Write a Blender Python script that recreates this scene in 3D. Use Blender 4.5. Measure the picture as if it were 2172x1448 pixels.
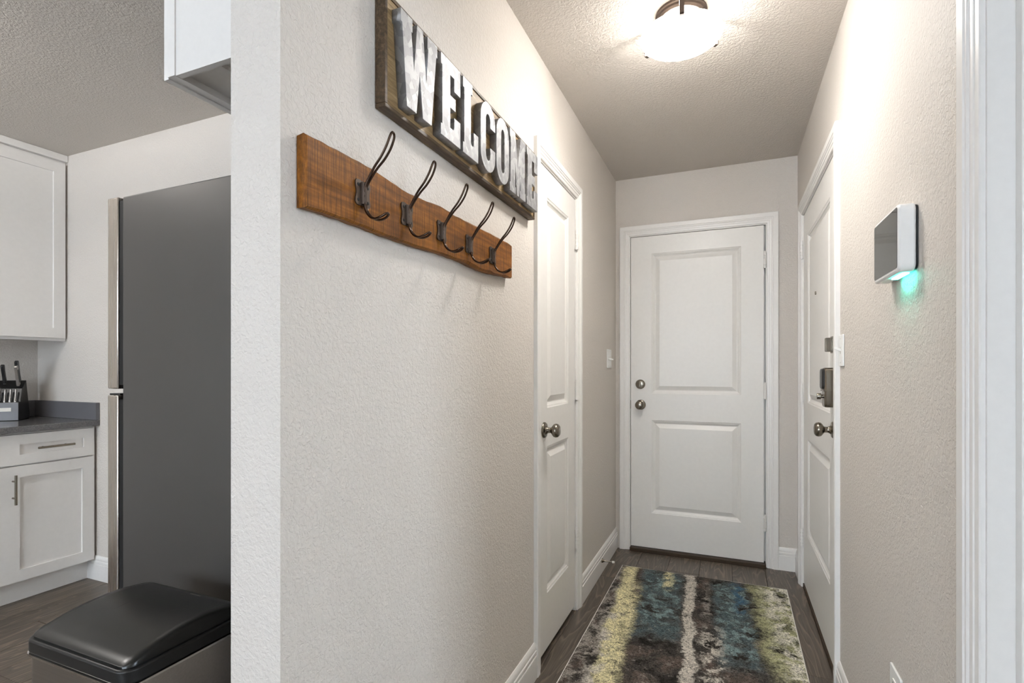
import bpy, bmesh, math, random
from mathutils import Vector, Matrix
random.seed(7)
PI = math.pi
SC = bpy.context.scene
COL = SC.collection
for o in list(bpy.data.objects):
    bpy.data.objects.remove(o)

# ------------------------------------------------------------------ camera
F_PX, W_PX, H_PX = 1095.0, 2172.0, 1448.0
YAW = math.atan(460.0 / 1095.0)
cam_d = bpy.data.cameras.new('camera')
cam_d.sensor_width = 36.0
cam_d.lens = 36.0 * F_PX / W_PX
cam_d.shift_y = (780.0 - H_PX / 2) / W_PX
cam_d.clip_start = 0.02
cam = bpy.data.objects.new('camera', cam_d)
COL.objects.link(cam)
cam.location = (0, 0, 1.195)
cam.rotation_euler = (PI / 2, 0, YAW)
SC.camera = cam

# ------------------------------------------------------------------ world, exposure
world = bpy.data.worlds.new('World')
SC.world = world
world.use_nodes = True
bgn = world.node_tree.nodes['Background']
bgn.inputs[0].default_value = (0.74, 0.86, 1.0, 1)
bgn.inputs[1].default_value = 6.0
SC.view_settings.view_transform = 'Standard'
SC.view_settings.look = 'None'
SC.view_settings.gamma = 1.0
SC.view_settings.use_curve_mapping = False
SC.view_settings.exposure = 1.9
SC.cycles.diffuse_bounces = 4
SC.cycles.max_bounces = 6
SC.cycles.transparent_max_bounces = 6
SC.cycles.use_light_tree = False
SC.cycles.adaptive_threshold = 0.1
SC.cycles.adaptive_min_samples = 24
SC.cycles.sample_clamp_indirect = 6.0
LAMP_BOWL = 22.0      # emission of the hall lamp's glass bowl
LAMP_BULB = 2.2      # W, the bulbs above the glass
FILL_KITCHEN = 11.0  # emission of the unseen lamps added as fill, out of view
FILL_LIVING = 7.0
FILL_SIDE = 2.5
FILL_BULB_K, FILL_BULB_L, FILL_BULB_S = 8.0, 6.0, 2.0  # W, point lights inside the added fill lamps
# daylight portals in the two window openings of the living room behind the camera
WINDOWS = [(-3.2, -1.9), (-1.3, 0.0)]
SIDE_WIN = (-.25, .85)       # window of the invented side room, along Y, adds daylight
WIN_Z = (0.75, 2.15)
YB = -4.0
XS, YS0, YS1 = 3.3, -1.5, 1.9   # invented side room beyond the right hand doorway
for wx0, wx1 in WINDOWS:
    ld = bpy.data.lights.new('window_portal', 'AREA')
    ld.shape = 'RECTANGLE'; ld.size = wx1 - wx0; ld.size_y = WIN_Z[1] - WIN_Z[0]
    ld.cycles.is_portal = True
    lo = bpy.data.objects.new('window_portal', ld); COL.objects.link(lo)
    lo.location = ((wx0 + wx1) / 2, YB - 0.14, (WIN_Z[0] + WIN_Z[1]) / 2)
    lo.rotation_euler = (PI / 2, 0, 0)       # local -Z faces +Y, into the room

ld = bpy.data.lights.new('window_portal', 'AREA')
ld.shape = 'RECTANGLE'; ld.size = SIDE_WIN[1] - SIDE_WIN[0]; ld.size_y = WIN_Z[1] - WIN_Z[0]
ld.cycles.is_portal = True
lo = bpy.data.objects.new('window_portal', ld); COL.objects.link(lo)
lo.location = (XS + 0.14, (SIDE_WIN[0] + SIDE_WIN[1]) / 2, (WIN_Z[0] + WIN_Z[1]) / 2)
lo.rotation_euler = (PI / 2, 0, PI / 2)      # faces -X

# ------------------------------------------------------------------ layout (metres)
XL, XR, YE = -0.696, 0.372, 3.442          # hall walls
XLB = -0.813                               # kitchen side of the partition
YP = 0.65                                  # end face of the partition
YK = 1.788                                 # kitchen far wall
XK = -3.898                                # kitchen left wall
ZC = 2.44
WT = 0.115

# ------------------------------------------------------------------ materials
def srgb(r, g, b):
    f = lambda c: (c / 255) / 12.92 if c / 255 <= 0.04045 else ((c / 255 + 0.055) / 1.055) ** 2.4
    return (f(r), f(g), f(b), 1)

class NT:
    def __init__(s, name):
        s.m = bpy.data.materials.new(name); s.m.use_nodes = True
        s.t = s.m.node_tree; s.n = s.t.nodes; s.l = s.t.links
        s.b = s.n['Principled BSDF']
    def node(s, typ, **kw):
        n = s.n.new(typ)
        for k, v in kw.items():
            if k.startswith('i_'):
                key = k[2:]
                key = int(key) if key.isdigit() else key.replace('_', ' ')
                n.inputs[key].default_value = v
            else:
                setattr(n, k, v)
        return n
    def link(s, a, b): s.l.new(a, b)
    def coord(s, which='Object', scale=(1, 1, 1), rot=(0, 0, 0), loc=(0, 0, 0)):
        tc = s.node('ShaderNodeTexCoord'); mp = s.node('ShaderNodeMapping')
        mp.inputs['Scale'].default_value = scale
        mp.inputs['Rotation'].default_value = rot
        mp.inputs['Location'].default_value = loc
        s.link(tc.outputs[which], mp.inputs['Vector'])
        return mp.outputs['Vector']
    def noise(s, vec, scale, detail=4, rough=0.55, dist=0.0):
        n = s.node('ShaderNodeTexNoise')
        n.inputs['Scale'].default_value = scale; n.inputs['Detail'].default_value = detail
        n.inputs['Roughness'].default_value = rough; n.inputs['Distortion'].default_value = dist
        s.link(vec, n.inputs['Vector'])
        return n.outputs['Fac']
    def ramp(s, fac, stops, interp='LINEAR'):
        r = s.node('ShaderNodeValToRGB'); r.color_ramp.interpolation = interp
        els = r.color_ramp.elements
        while len(els) < len(stops): els.new(0.5)
        for e, (p, c) in zip(els, stops):
            e.position = p; e.color = c if len(c) == 4 else (*c, 1)
        s.link(fac, r.inputs[0])
        return r.outputs[0]
    def mix(s, fac, a, b, blend='MIX'):
        m = s.node('ShaderNodeMix'); m.data_type = 'RGBA'; m.blend_type = blend
        for sock, v in ((m.inputs[0], fac), (m.inputs[6], a), (m.inputs[7], b)):
            if isinstance(v, (int, float)): sock.default_value = v
            elif isinstance(v, tuple): sock.default_value = v
            else: s.link(v, sock)
        return m.outputs[2]
    def math(s, op, a, b=None, clamp=False):
        m = s.node('ShaderNodeMath'); m.operation = op; m.use_clamp = clamp
        for i, v in enumerate((a, b)):
            if v is None: continue
            if isinstance(v, (int, float)): m.inputs[i].default_value = v
            else: s.link(v, m.inputs[i])
        return m.outputs[0]
    def bump(s, h, strength=0.3, dist=0.001, normal=None):
        b = s.node('ShaderNodeBump'); b.inputs['Strength'].default_value = strength
        b.inputs['Distance'].default_value = dist
        s.link(h, b.inputs['Height'])
        if normal is not None: s.link(normal, b.inputs['Normal'])
        s.link(b.outputs[0], s.b.inputs['Normal'])
        return b.outputs[0]
    def set(s, base=None, rough=None, metal=None, spec=None):
        for k, v in (('Base Color', base), ('Roughness', rough), ('Metallic', metal), ('Specular IOR Level', spec)):
            if v is None: continue
            if isinstance(v, (int, float, tuple)): s.b.inputs[k].default_value = v
            else: s.link(v, s.b.inputs[k])
        return s.m

M = {}
def paint_wall(name, col, bump=0.62, scale=120.0):
    t = NT(name); v = t.coord('Object')
    n1 = t.noise(v, scale, 2.0, 0.55, 0.6)
    mr = t.node('ShaderNodeMapRange'); mr.interpolation_type = 'SMOOTHSTEP'
    mr.inputs[1].default_value = 0.36; mr.inputs[2].default_value = 0.64
    t.link(n1, mr.inputs[0])
    t.bump(mr.outputs[0], bump, 0.0014)
    c = col
    return t.set(c, 0.62, 0.0, 0.35)
GREIGE = srgb(209, 202, 194)
M['wall'] = paint_wall('wall_paint', GREIGE)
M['ceiling'] = paint_wall('ceiling_paint', srgb(207, 200, 192), 0.75, 100.0)

def simple(name, col, rough=0.4, metal=0.0, spec=0.5, nscale=None, nbump=0.0, ndist=0.0004):
    t = NT(name)
    if nscale:
        v = t.coord('Object')
        n = t.noise(v, nscale, 3)
        t.bump(n, nbump, ndist)
        c = t.mix(n, col, tuple(x * 0.93 for x in col[:3]) + (1,))
        return t.set(c, rough, metal, spec)
    return t.set(col, rough, metal, spec)
M['trim'] = simple('white_trim_paint', srgb(233, 230, 226), 0.34, 0, 0.5, 60, 0.05)
M['door'] = simple('white_door_paint', srgb(231, 228, 223), 0.36, 0, 0.5, 45, 0.06)
M['cabinet'] = simple('white_cabinet_paint', srgb(233, 230, 226), 0.33, 0, 0.5, 50, 0.03)
M['plastic_white'] = simple('white_plastic', srgb(238, 237, 234), 0.3, 0, 0.5, 80, 0.02)
M['plastic_black'] = simple('black_plastic', srgb(22, 22, 22), 0.36, 0, 0.5, 260, 0.10, 0.0003)
M['lid_black'] = simple('black_lid_plastic', srgb(20, 21, 20), 0.28, 0, 0.5, 420, 0.12, 0.0002)
M['rubber'] = simple('dark_rubber', srgb(18, 17, 16), 0.6, 0, 0.3, 90, 0.1)
M['dark_brown'] = simple('dark_brown_threshold', srgb(58, 42, 24), 0.5, 0.2, 0.5, 120, 0.1)
M['slot'] = simple('dark_slot', srgb(30, 29, 28), 0.6, 0, 0.3, 80, 0.05)
M['glass_black'] = simple('black_glass_screen', srgb(22, 22, 20), 0.04, 0, 0.6, 30, 0.0)
M['cap_white'] = simple('white_rubber', srgb(226, 222, 214), 0.55, 0, 0.4, 90, 0.05)
M['tile_grey'] = simple('backsplash_grey', srgb(106, 105, 108), 0.22, 0, 0.5, 150, 0.03)

def brushed(name, col, rough=0.28, axis=2, amt=0.25, bump=0.08):
    t = NT(name)
    sc = [220, 220, 220]; sc[axis] = 4
    v = t.coord('Object', tuple(sc))
    n = t.noise(v, 1.0, 3, 0.6)
    c = t.mix(n, col, tuple(x * (1 - amt) for x in col[:3]) + (1,))
    t.bump(n, bump, 0.0003)
    r = t.math('ADD', t.math('MULTIPLY', n, 0.12), rough - 0.05)
    return t.set(c, r, 1.0)
M['nickel'] = brushed('satin_nickel', srgb(138, 130, 118), 0.24, 2, 0.15)
M['steel'] = brushed('stainless_steel', srgb(190, 184, 178), 0.30, 0)
M['steel_door'] = brushed('stainless_door_steel', srgb(205, 197, 189), 0.25, 2)
M['steel_bright'] = simple('bright_steel_edge', srgb(225, 222, 218), 0.2, 1.0, 0.5, 90, 0.02)
M['bronze'] = simple('oil_rubbed_bronze', srgb(78, 62, 52), 0.26, 0.95, 0.5, 140, 0.08)
M['pewter'] = simple('aged_pewter_plate', srgb(92, 80, 72), 0.42, 0.8, 0.5, 160, 0.1)

# fridge side: dark textured coated steel
t = NT('fridge_side_coating'); v = t.coord('Object')
n = t.noise(v, 520, 2, 0.5)
t.bump(n, 0.22, 0.0004)
M['fridge_side'] = t.set(t.mix(t.noise(v, 2.5, 3), srgb(92, 89, 86), srgb(84, 81, 78)), 0.36, 0.55)

# counter: dark grey quartz
t = NT('counter_quartz'); v = t.coord('Object')
n = t.noise(v, 260, 3, 0.6)
M['counter'] = t.set(t.ramp(n, [(0.35, srgb(82, 81, 82)), (0.65, srgb(112, 110, 110))]), 0.16, 0.0, 0.6)

# floor plank: dark grey brown wood print
t = NT('floor_plank_wood')
oi = t.node('ShaderNodeObjectInfo')
tc = t.node('ShaderNodeTexCoord')
off = t.node('ShaderNodeVectorMath'); off.operation = 'MULTIPLY_ADD'
cmb = t.node('ShaderNodeCombineXYZ')
t.link(oi.outputs['Random'], cmb.inputs[0]); t.link(oi.outputs['Random'], cmb.inputs[1]); t.link(oi.outputs['Random'], cmb.inputs[2])
t.link(cmb.outputs[0], off.inputs[0]); off.inputs[1].default_value = (7.3, 31.0, 3.1)
t.link(tc.outputs['Object'], off.inputs[2])
mp = t.node('ShaderNodeMapping'); mp.inputs['Scale'].default_value = (9.0, 1.1, 9.0)
t.link(off.outputs[0], mp.inputs['Vector'])
big = t.noise(mp.outputs[0], 1.0, 3, 0.5, 0.6)
wv = t.math('FRACT', t.math('MULTIPLY', big, 13.0))
rings = t.ramp(wv, [(0.0, (0.0, 0, 0)), (0.12, (0.85, 0.85, 0.85)), (0.30, (0.25, 0.25, 0.25)), (0.95, (0.05, 0.05, 0.05)), (1.0, (0.0, 0, 0))])
mp2 = t.node('ShaderNodeMapping'); mp2.inputs['Scale'].default_value = (190.0, 5.0, 190.0)
t.link(off.outputs[0], mp2.inputs['Vector'])
fine = t.noise(mp2.outputs[0], 1.0, 4, 0.65)
base = t.ramp(fine, [(0.25, srgb(58, 51, 44)), (0.55, srgb(84, 75, 66)), (0.8, srgb(108, 98, 87))])
c = t.mix(t.math('MULTIPLY', rings, 0.9), base, srgb(134, 121, 106))
tone = t.ramp(oi.outputs['Random'], [(0, (0.82, 0.82, 0.82)), (1, (1.12, 1.10, 1.08))])
c = t.mix(1.0, c, tone, 'MULTIPLY')
t.bump(t.math('ADD', fine, t.math('MULTIPLY', rings, 0.5)), 0.18, 0.0006)
M['plank'] = t.set(c, 0.38, 0.0, 0.45)
M['carpet'] = simple('beige_carpet', srgb(176, 168, 156), 0.95, 0, 0.1, 300, 0.4, 0.002)
M['floor_base'] = simple('floor_base_dark', srgb(40, 35, 30), 0.8, 0, 0.2, 30, 0.1)

# reclaimed wood of the coat rack (grain along local x, saw marks across)
t = NT('reclaimed_rack_wood')
v = t.coord('Object', (7, 90, 90))
g = t.noise(v, 1.0, 5, 0.6, 0.4)
v2 = t.coord('Object', (300, 6, 9))
saw = t.noise(v2, 1.0, 5, 0.75)
v3 = t.coord('Object', (6, 6, 9))
pat = t.noise(v3, 1.0, 3, 0.55)
c = t.ramp(g, [(0.22, srgb(88, 50, 13)), (0.5, srgb(136, 83, 24)), (0.78, srgb(168, 108, 38))])
c = t.mix(t.math('MULTIPLY', t.ramp(saw, [(0.46, (0, 0, 0)), (0.60, (1, 1, 1))]), 0.75), c, srgb(76, 43, 16))
c = t.mix(t.math('MULTIPLY', t.ramp(pat, [(0.54, (0, 0, 0)), (0.74, (1, 1, 1))]), 0.55), c, srgb(74, 42, 20))
t.bump(t.math('ADD', t.math('MULTIPLY', saw, -1.0), t.math('MULTIPLY', g, 0.6)), 0.5, 0.0012)
M['rack_wood'] = t.set(c, 0.5, 0.0, 0.22)

# sign wood: weathered olive brown, diagonal streaks on the face
def sign_wood(name, rot, lo, mid, hi):
    t = NT(name)
    v = t.coord('Object', (14, 120, 120), rot)
    g = t.noise(v, 1.0, 5, 0.62, 0.3)
    v2 = t.coord('Object', (3, 9, 9), rot)
    p = t.noise(v2, 1.0, 3, 0.5)
    c = t.ramp(g, [(0.28, lo), (0.52, mid), (0.75, hi)])
    c = t.mix(t.math('MULTIPLY', t.ramp(p, [(0.45, (0, 0, 0)), (0.75, (1, 1, 1))]), 0.5), c, lo)
    t.bump(g, 0.3, 0.0008)
    return t.set(c, 0.5, 0.0, 0.4)
M['sign_face'] = sign_wood('sign_face_wood', (0, 0.75, 0), srgb(98, 78, 50), srgb(152, 126, 88), srgb(194, 168, 128))
M['sign_frame'] = sign_wood('sign_frame_wood', (0, 0, 0), srgb(46, 34, 22), srgb(84, 66, 46), srgb(122, 100, 74))

# galvanised letters
t = NT('galvanised_metal'); v = t.coord('Object')
vo = t.node('ShaderNodeTexVoronoi'); vo.inputs['Scale'].default_value = 55
t.link(v, vo.inputs['Vector'])
sp = t.ramp(vo.outputs['Color'], [(0.0, srgb(128, 128, 130)), (1.0, srgb(178, 178, 178))])
v2 = t.coord('Object', (60, 20, 90))
sc_ = t.ramp(t.noise(v2, 2.0, 6, 0.75, 1.2), [(0.60, (0, 0, 0)), (0.67, (1, 1, 1))])
c = t.mix(t.math('MULTIPLY', sc_, 0.7), sp, srgb(104, 96, 88))
t.bump(t.noise(v, 140, 3), 0.15, 0.0006)
M['galv'] = t.set(c, 0.58, 0.72)

# glass bowl of the hall lamp
t = NT('lamp_bowl_glass')
t.set(srgb(250, 246, 238), 0.25, 0.0)
t.b.inputs['Emission Color'].default_value = (1.0, 0.972, 0.932, 1)
t.b.inputs['Emission Strength'].default_value = LAMP_BOWL
M['bowl'] = t.m
M['bowl_inner'] = simple('bowl_inner_glass', srgb(250, 248, 244), 0.3, 0, 0.5, 40, 0.01)
t = NT('kitchen_fill_diffuser')  # glow of the added kitchen fill lamp
t.set(srgb(250, 248, 244), 0.3, 0.0)
t.b.inputs['Emission Color'].default_value = (1.0, 0.965, 0.92, 1)
t.b.inputs['Emission Strength'].default_value = FILL_KITCHEN
M['disc_k'] = t.m
t = NT('living_fill_diffuser')  # glow of the fill lamp added behind the camera
t.set(srgb(250, 248, 244), 0.3, 0.0)
t.b.inputs['Emission Color'].default_value = (1.0, 0.965, 0.92, 1)
t.b.inputs['Emission Strength'].default_value = FILL_LIVING
M['disc_l'] = t.m
t = NT('side_fill_diffuser')  # glow of the fill lamp added in the side room
t.set(srgb(250, 248, 244), 0.3, 0.0)
t.b.inputs['Emission Color'].default_value = (1.0, 0.965, 0.92, 1)
t.b.inputs['Emission Strength'].default_value = FILL_SIDE
M['disc_s'] = t.m
t = NT('teal_led'); t.set(srgb(120, 240, 225), 0.4)
t.b.inputs['Emission Color'].default_value = (0.06, 0.95, 0.75, 1)
t.b.inputs['Emission Strength'].default_value = 7.0
M['led'] = t.m
t = NT('window_glass')
tr = t.node('ShaderNodeBsdfTransparent'); gl = t.node('ShaderNodeBsdfGlossy'); gl.inputs['Roughness'].default_value = 0.02
mx = t.node('ShaderNodeMixShader'); mx.inputs[0].default_value = 0.08
t.link(tr.outputs[0], mx.inputs[1]); t.link(gl.outputs[0], mx.inputs[2])
t.link(mx.outputs[0], t.n['Material Output'].inputs['Surface'])
M['glass'] = t.m

# ------------------------------------------------------------------ geometry helpers
def obj(name, bm, mat, parent=None, smooth=None, bevel=None, loc=None, rot=None):
    me = bpy.data.meshes.new(name)
    bmesh.ops.recalc_face_normals(bm, faces=bm.faces[:])
    bm.to_mesh(me); bm.free()
    me.materials.append(M[mat])
    o = bpy.data.objects.new(name, me); COL.objects.link(o)
    if parent is not None: o.parent = parent
    if loc: o.location = loc
    if rot: o.rotation_euler = rot
    if smooth is not None:
        ca = math.cos(math.radians(smooth))
        b2 = bmesh.new(); b2.from_mesh(me)
        for e in b2.edges:
            if len(e.link_faces) == 2 and e.link_faces[0].normal.dot(e.link_faces[1].normal) < ca:
                e.smooth = False
        for f in b2.faces: f.smooth = True
        b2.to_mesh(me); b2.free()
    if bevel:
        md = o.modifiers.new('bevel', 'BEVEL'); md.width = bevel; md.segments = 2
        md.limit_method = 'ANGLE'; md.angle_limit = math.radians(40)
    return o

def thing(name, loc=(0, 0, 0), rz=0.0):
    o = bpy.data.objects.new(name, None); COL.objects.link(o)
    o.location = loc; o.rotation_euler = (0, 0, rz); o.empty_display_size = 0.05
    return o
def tag(o, label, cat, group=None):
    o['label'] = label; o['category'] = cat
    if group: o['group'] = group
    return o
def struct(o, label=None, cat=None):
    o['kind'] = 'structure'
    if label: o['label'] = label
    if cat: o['category'] = cat
    return o

def box(bm, x0, x1, y0, y1, z0, z1):
    vs = [bm.verts.new(p) for p in ((x0, y0, z0), (x1, y0, z0), (x1, y1, z0), (x0, y1, z0), (x0, y0, z1), (x1, y0, z1), (x1, y1, z1), (x0, y1, z1))]
    for f in ((0, 3, 2, 1), (4, 5, 6, 7), (0, 1, 5, 4), (1, 2, 6, 5), (2, 3, 7, 6), (3, 0, 4, 7)):
        bm.faces.new([vs[i] for i in f])
    return bm
def B(*a): return box(bmesh.new(), *a)

def prism(bm, pts, axis, a, b):
    """extrude a closed 2D outline between a and b along an axis; pts are (u,v) in the other two axes in order"""
    def mk(u, v, w):
        return {'x': (w, u, v), 'y': (u, w, v), 'z': (u, v, w)}[axis]
    A = [bm.verts.new(mk(u, v, a)) for u, v in pts]
    C = [bm.verts.new(mk(u, v, b)) for u, v in pts]
    n = len(pts)
    bm.faces.new(A); bm.faces.new(C[::-1])
    for i in range(n):
        bm.faces.new((A[i], A[(i + 1) % n], C[(i + 1) % n], C[i]))
    return bm

def lathe(bm, prof, center=(0, 0, 0), axis='z', seg=28):
    """prof: (r, h) list"""
    cx, cy, cz = center
    rings = []
    for r, h in prof:
        ring = []
        for k in range(seg):
            a = 2 * PI * k / seg; p, q = r * math.cos(a), r * math.sin(a)
            co = {'z': (cx + p, cy + q, cz + h), 'y': (cx + p, cy + h, cz + q), 'x': (cx + h, cy + p, cz + q)}[axis]
            ring.append(bm.verts.new(co))
        rings.append(ring)
    for A, C in zip(rings, rings[1:]):
        for k in range(seg):
            bm.faces.new((A[k], A[(k + 1) % seg], C[(k + 1) % seg], C[k]))
    bm.faces.new(rings[0][::-1]); bm.faces.new(rings[-1])
    bmesh.ops.remove_doubles(bm, verts=bm.verts[:], dist=1e-6)
    return bm

def tube(bm, pts, r, seg=8, closed=False):
    P = [Vector(p) for p in pts]; n = len(P)
    rings = []; up = None
    for i in range(n):
        if closed: t_ = (P[(i + 1) % n] - P[i - 1]).normalized()
        else: t_ = (P[min(i + 1, n - 1)] - P[max(i - 1, 0)]).normalized()
        if up is None:
            up = t_.orthogonal().normalized()
        up = (up - t_ * up.dot(t_)).normalized()
        w = t_.cross(up)
        rr = r[i] if isinstance(r, (list, tuple)) else r
        rings.append([bm.verts.new(P[i] + (up * math.cos(2 * PI * k / seg) + w * math.sin(2 * PI * k / seg)) * rr) for k in range(seg)])
    for i in range(n if closed else n - 1):
        A, C = rings[i], rings[(i + 1) % n]
        for k in range(seg):
            bm.faces.new((A[k], A[(k + 1) % seg], C[(k + 1) % seg], C[k]))
    if not closed:
        bm.faces.new(rings[0][::-1]); bm.faces.new(rings[-1])
    return bm

def catmull(pts, n=8, closed=False):
    P = [Vector(p) for p in pts]; out = []
    m = len(P)
    rng = range(m) if closed else range(m - 1)
    for i in rng:
        if closed: a, b, c, d = P[i - 1], P[i], P[(i + 1) % m], P[(i + 2) % m]
        else: a, b, c, d = P[max(i - 1, 0)], P[i], P[i + 1], P[min(i + 2, m - 1)]
        for k in range(n):
            u = k / n
            out.append(0.5 * ((2 * b) + (c - a) * u + (2 * a - 5 * b + 4 * c - d) * u * u + (3 * b - a - 3 * c + d) * u ** 3))
    if not closed: out.append(P[-1])
    return out

def rbox(bm, x0, x1, y0, y1, z0, z1, r, seg=5):
    """box with rounded vertical edges"""
    pts = []
    for cx, cy, a0 in ((x1 - r, y1 - r, 0), (x0 + r, y1 - r, PI / 2), (x0 + r, y0 + r, PI), (x1 - r, y0 + r, 1.5 * PI)):
        for k in range(seg + 1):
            a = a0 + PI / 2 * k / seg
            pts.append((cx + r * math.cos(a), cy + r * math.sin(a)))
    return prism(bm, pts, 'z', z0, z1)

def curve_mesh(name, loops, depth, bev=0.0006):
    """outlines with holes -> extruded flat shape in local XY"""
    cu = bpy.data.curves.new(name, 'CURVE'); cu.dimensions = '2D'; cu.fill_mode = 'BOTH'
    cu.extrude = depth / 2; cu.bevel_depth = bev; cu.bevel_resolution = 1
    for lp in loops:
        sp = cu.splines.new('POLY'); sp.points.add(len(lp) - 1)
        for p, (x, y) in zip(sp.points, lp): p.co = (x, y, 0, 1)
        sp.use_cyclic_u = True
    tmp = bpy.data.objects.new('tmp', cu)
    COL.objects.link(tmp)
    dg = bpy.context.evaluated_depsgraph_get()
    me = bpy.data.meshes.new_from_object(tmp.evaluated_get(dg))
    bpy.data.objects.remove(tmp)
    return me

# ------------------------------------------------------------------ room shell
def wall(name, outline, axis, a, b, label):
    o = obj(name, prism(bmesh.new(), outline, axis, a, b), 'wall')
    return struct(o, label, 'wall')
LD = (1.945, 2.465)      # left closet door slab, along Y
ED = (-0.596, 0.201)     # end door slab, along X
RD = (2.258, 3.208)      # right entry door slab, along Y
ND = (0.215, 1.028)      # near right opening, along Y
g = 0.022                # rough opening outside the slab (jamb goes there)
YO = YE + WT
wall('wall_left', [(YP, 0), (LD[0] - g, 0), (LD[0] - g, 2.05), (LD[1] + g, 2.05), (LD[1] + g, 0), (YE, 0), (YE, ZC), (YP, ZC)], 'x', XLB, XL,
     'textured greige partition wall between kitchen and entry hall')
wall('wall_end', [(-1.60, 0), (ED[0] - g, 0), (ED[0] - g, 2.085), (ED[1] + g, 2.085), (ED[1] + g, 0), (XR + WT, 0), (XR + WT, ZC), (-1.60, ZC)], 'y', YE, YO,
     'greige wall at the far end of the hall around the door')
wall('wall_right', [(YB, 0), (ND[0] - g, 0), (ND[0] - g, 2.05), (ND[1] + g, 2.05), (ND[1] + g, 0), (RD[0] - g, 0), (RD[0] - g, 2.05), (RD[1] + g, 2.05), (RD[1] + g, 0), (YE, 0), (YE, ZC), (YB, ZC)], 'x', XR, XR + WT,
     'textured greige wall on the right of the hall')
wall('wall_kitchen', [(XK - WT, 0), (XLB, 0), (XLB, ZC), (XK - WT, ZC)], 'y', YK, YK + WT, 'light greige kitchen wall behind the refrigerator')
wall('wall_kitchen_side', [(YB, 0), (YK, 0), (YK, ZC), (YB, ZC)], 'x', XK - WT, XK, 'greige kitchen wall behind the white cabinets')
wall('wall_closet', [(YK + WT, 0), (YE, 0), (YE, ZC), (YK + WT, ZC)], 'x', -1.60, -1.50, 'closet wall behind the narrow door')
# back wall of the living room with two windows
bm = bmesh.new()
xs = [XK - WT] + [x for w in WINDOWS for x in w] + [XR + WT]
for i in range(0, len(xs), 2):
    box(bm, xs[i], xs[i + 1], YB - WT, YB, 0, ZC)
for w in WINDOWS:
    box(bm, w[0], w[1], YB - WT, YB, 0, WIN_Z[0]); box(bm, w[0], w[1], YB - WT, YB, WIN_Z[1], ZC)
struct(obj('wall_back', bm, 'wall'), 'living room wall with two windows behind the camera', 'wall')
for i, w in enumerate(WINDOWS):
    e = struct(thing('window_%d' % (i + 1), ((w[0] + w[1]) / 2, YB - 0.06, WIN_Z[0])), 'white framed sash window in the living room', 'window')
    hw, hh = (w[1] - w[0]) / 2, WIN_Z[1] - WIN_Z[0]
    bm = bmesh.new()
    box(bm, -hw, -hw + .05, -.03, .03, 0, hh); box(bm, hw - .05, hw, -.03, .03, 0, hh)
    box(bm, -hw + .05, hw - .05, -.03, .03, 0, .05); box(bm, -hw + .05, hw - .05, -.03, .03, hh - .05, hh)
    box(bm, -hw + .05, hw - .05, -.02, .02, hh / 2 - .025, hh / 2 + .025)
    obj('window_frame', bm, 'trim', e)
    obj('pane', B(-hw + .05, hw - .05, -.003, .003, .05, hh / 2 - .025), 'glass', e)
    obj('pane', B(-hw + .05, hw - .05, -.003, .003, hh / 2 + .025, hh - .05), 'glass', e)
# invented side room, lights the left hall wall through the right hand doorway
XI = XR + WT
wall('wall_side_room', [(YS0 - WT, 0), (SIDE_WIN[0], 0), (SIDE_WIN[0], ZC), (YS0 - WT, ZC)], 'x', XS, XS + WT, 'greige side room wall left of its window')
wall('wall_side_room', [(SIDE_WIN[1], 0), (YS1 + WT, 0), (YS1 + WT, ZC), (SIDE_WIN[1], ZC)], 'x', XS, XS + WT, 'greige side room wall right of its window')
wall('wall_side_room', [(SIDE_WIN[0], 0), (SIDE_WIN[1], 0), (SIDE_WIN[1], WIN_Z[0]), (SIDE_WIN[0], WIN_Z[0])], 'x', XS, XS + WT, 'greige side room wall below its window')
wall('wall_side_room', [(SIDE_WIN[0], WIN_Z[1]), (SIDE_WIN[1], WIN_Z[1]), (SIDE_WIN[1], ZC), (SIDE_WIN[0], ZC)], 'x', XS, XS + WT, 'greige side room wall above its window')
wall('wall_side_room', [(XI, 0), (XS, 0), (XS, ZC), (XI, ZC)], 'y', YS0 - WT, YS0, 'near wall of the side room')
wall('wall_side_room', [(XI, 0), (XS, 0), (XS, ZC), (XI, ZC)], 'y', YS1, YS1 + WT, 'far wall of the side room')
struct(obj('ceiling_side_room', B(XI, XS + WT, YS0 - WT, YS1 + WT, ZC, ZC + 0.1), 'ceiling'), 'side room ceiling', 'ceiling')
struct(obj('floor_side_room', B(XI, XS + WT, YS0 - WT, YS1 + WT, -0.10, -0.001), 'carpet'), 'beige carpet of the side room', 'floor')
e = struct(thing('window_3', (XS + .06, (SIDE_WIN[0] + SIDE_WIN[1]) / 2, WIN_Z[0]), PI / 2), 'white framed sash window of the invented side room', 'window')
hw, hh = (SIDE_WIN[1] - SIDE_WIN[0]) / 2, WIN_Z[1] - WIN_Z[0]
bm = bmesh.new()
box(bm, -hw, -hw + .05, -.03, .03, 0, hh); box(bm, hw - .05, hw, -.03, .03, 0, hh)
box(bm, -hw + .05, hw - .05, -.03, .03, 0, .05); box(bm, -hw + .05, hw - .05, -.03, .03, hh - .05, hh)
box(bm, -hw + .05, hw - .05, -.02, .02, hh / 2 - .025, hh / 2 + .025)
obj('window_frame', bm, 'trim', e)
obj('pane', B(-hw + .05, hw - .05, -.003, .003, .05, hh / 2 - .025), 'glass', e)
obj('pane', B(-hw + .05, hw - .05, -.003, .003, hh / 2 + .025, hh - .05), 'glass', e)
struct(obj('ceiling', B(XK - WT, XR + WT, YB - WT, YO, ZC, ZC + 0.1), 'ceiling'), 'textured greige ceiling', 'ceiling')
fl = struct(obj('floor', B(XK - WT, XR + WT, YB - WT, YO, -0.10, -0.0062), 'floor_base'), 'dark grey brown wood plank floor', 'floor')

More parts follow.
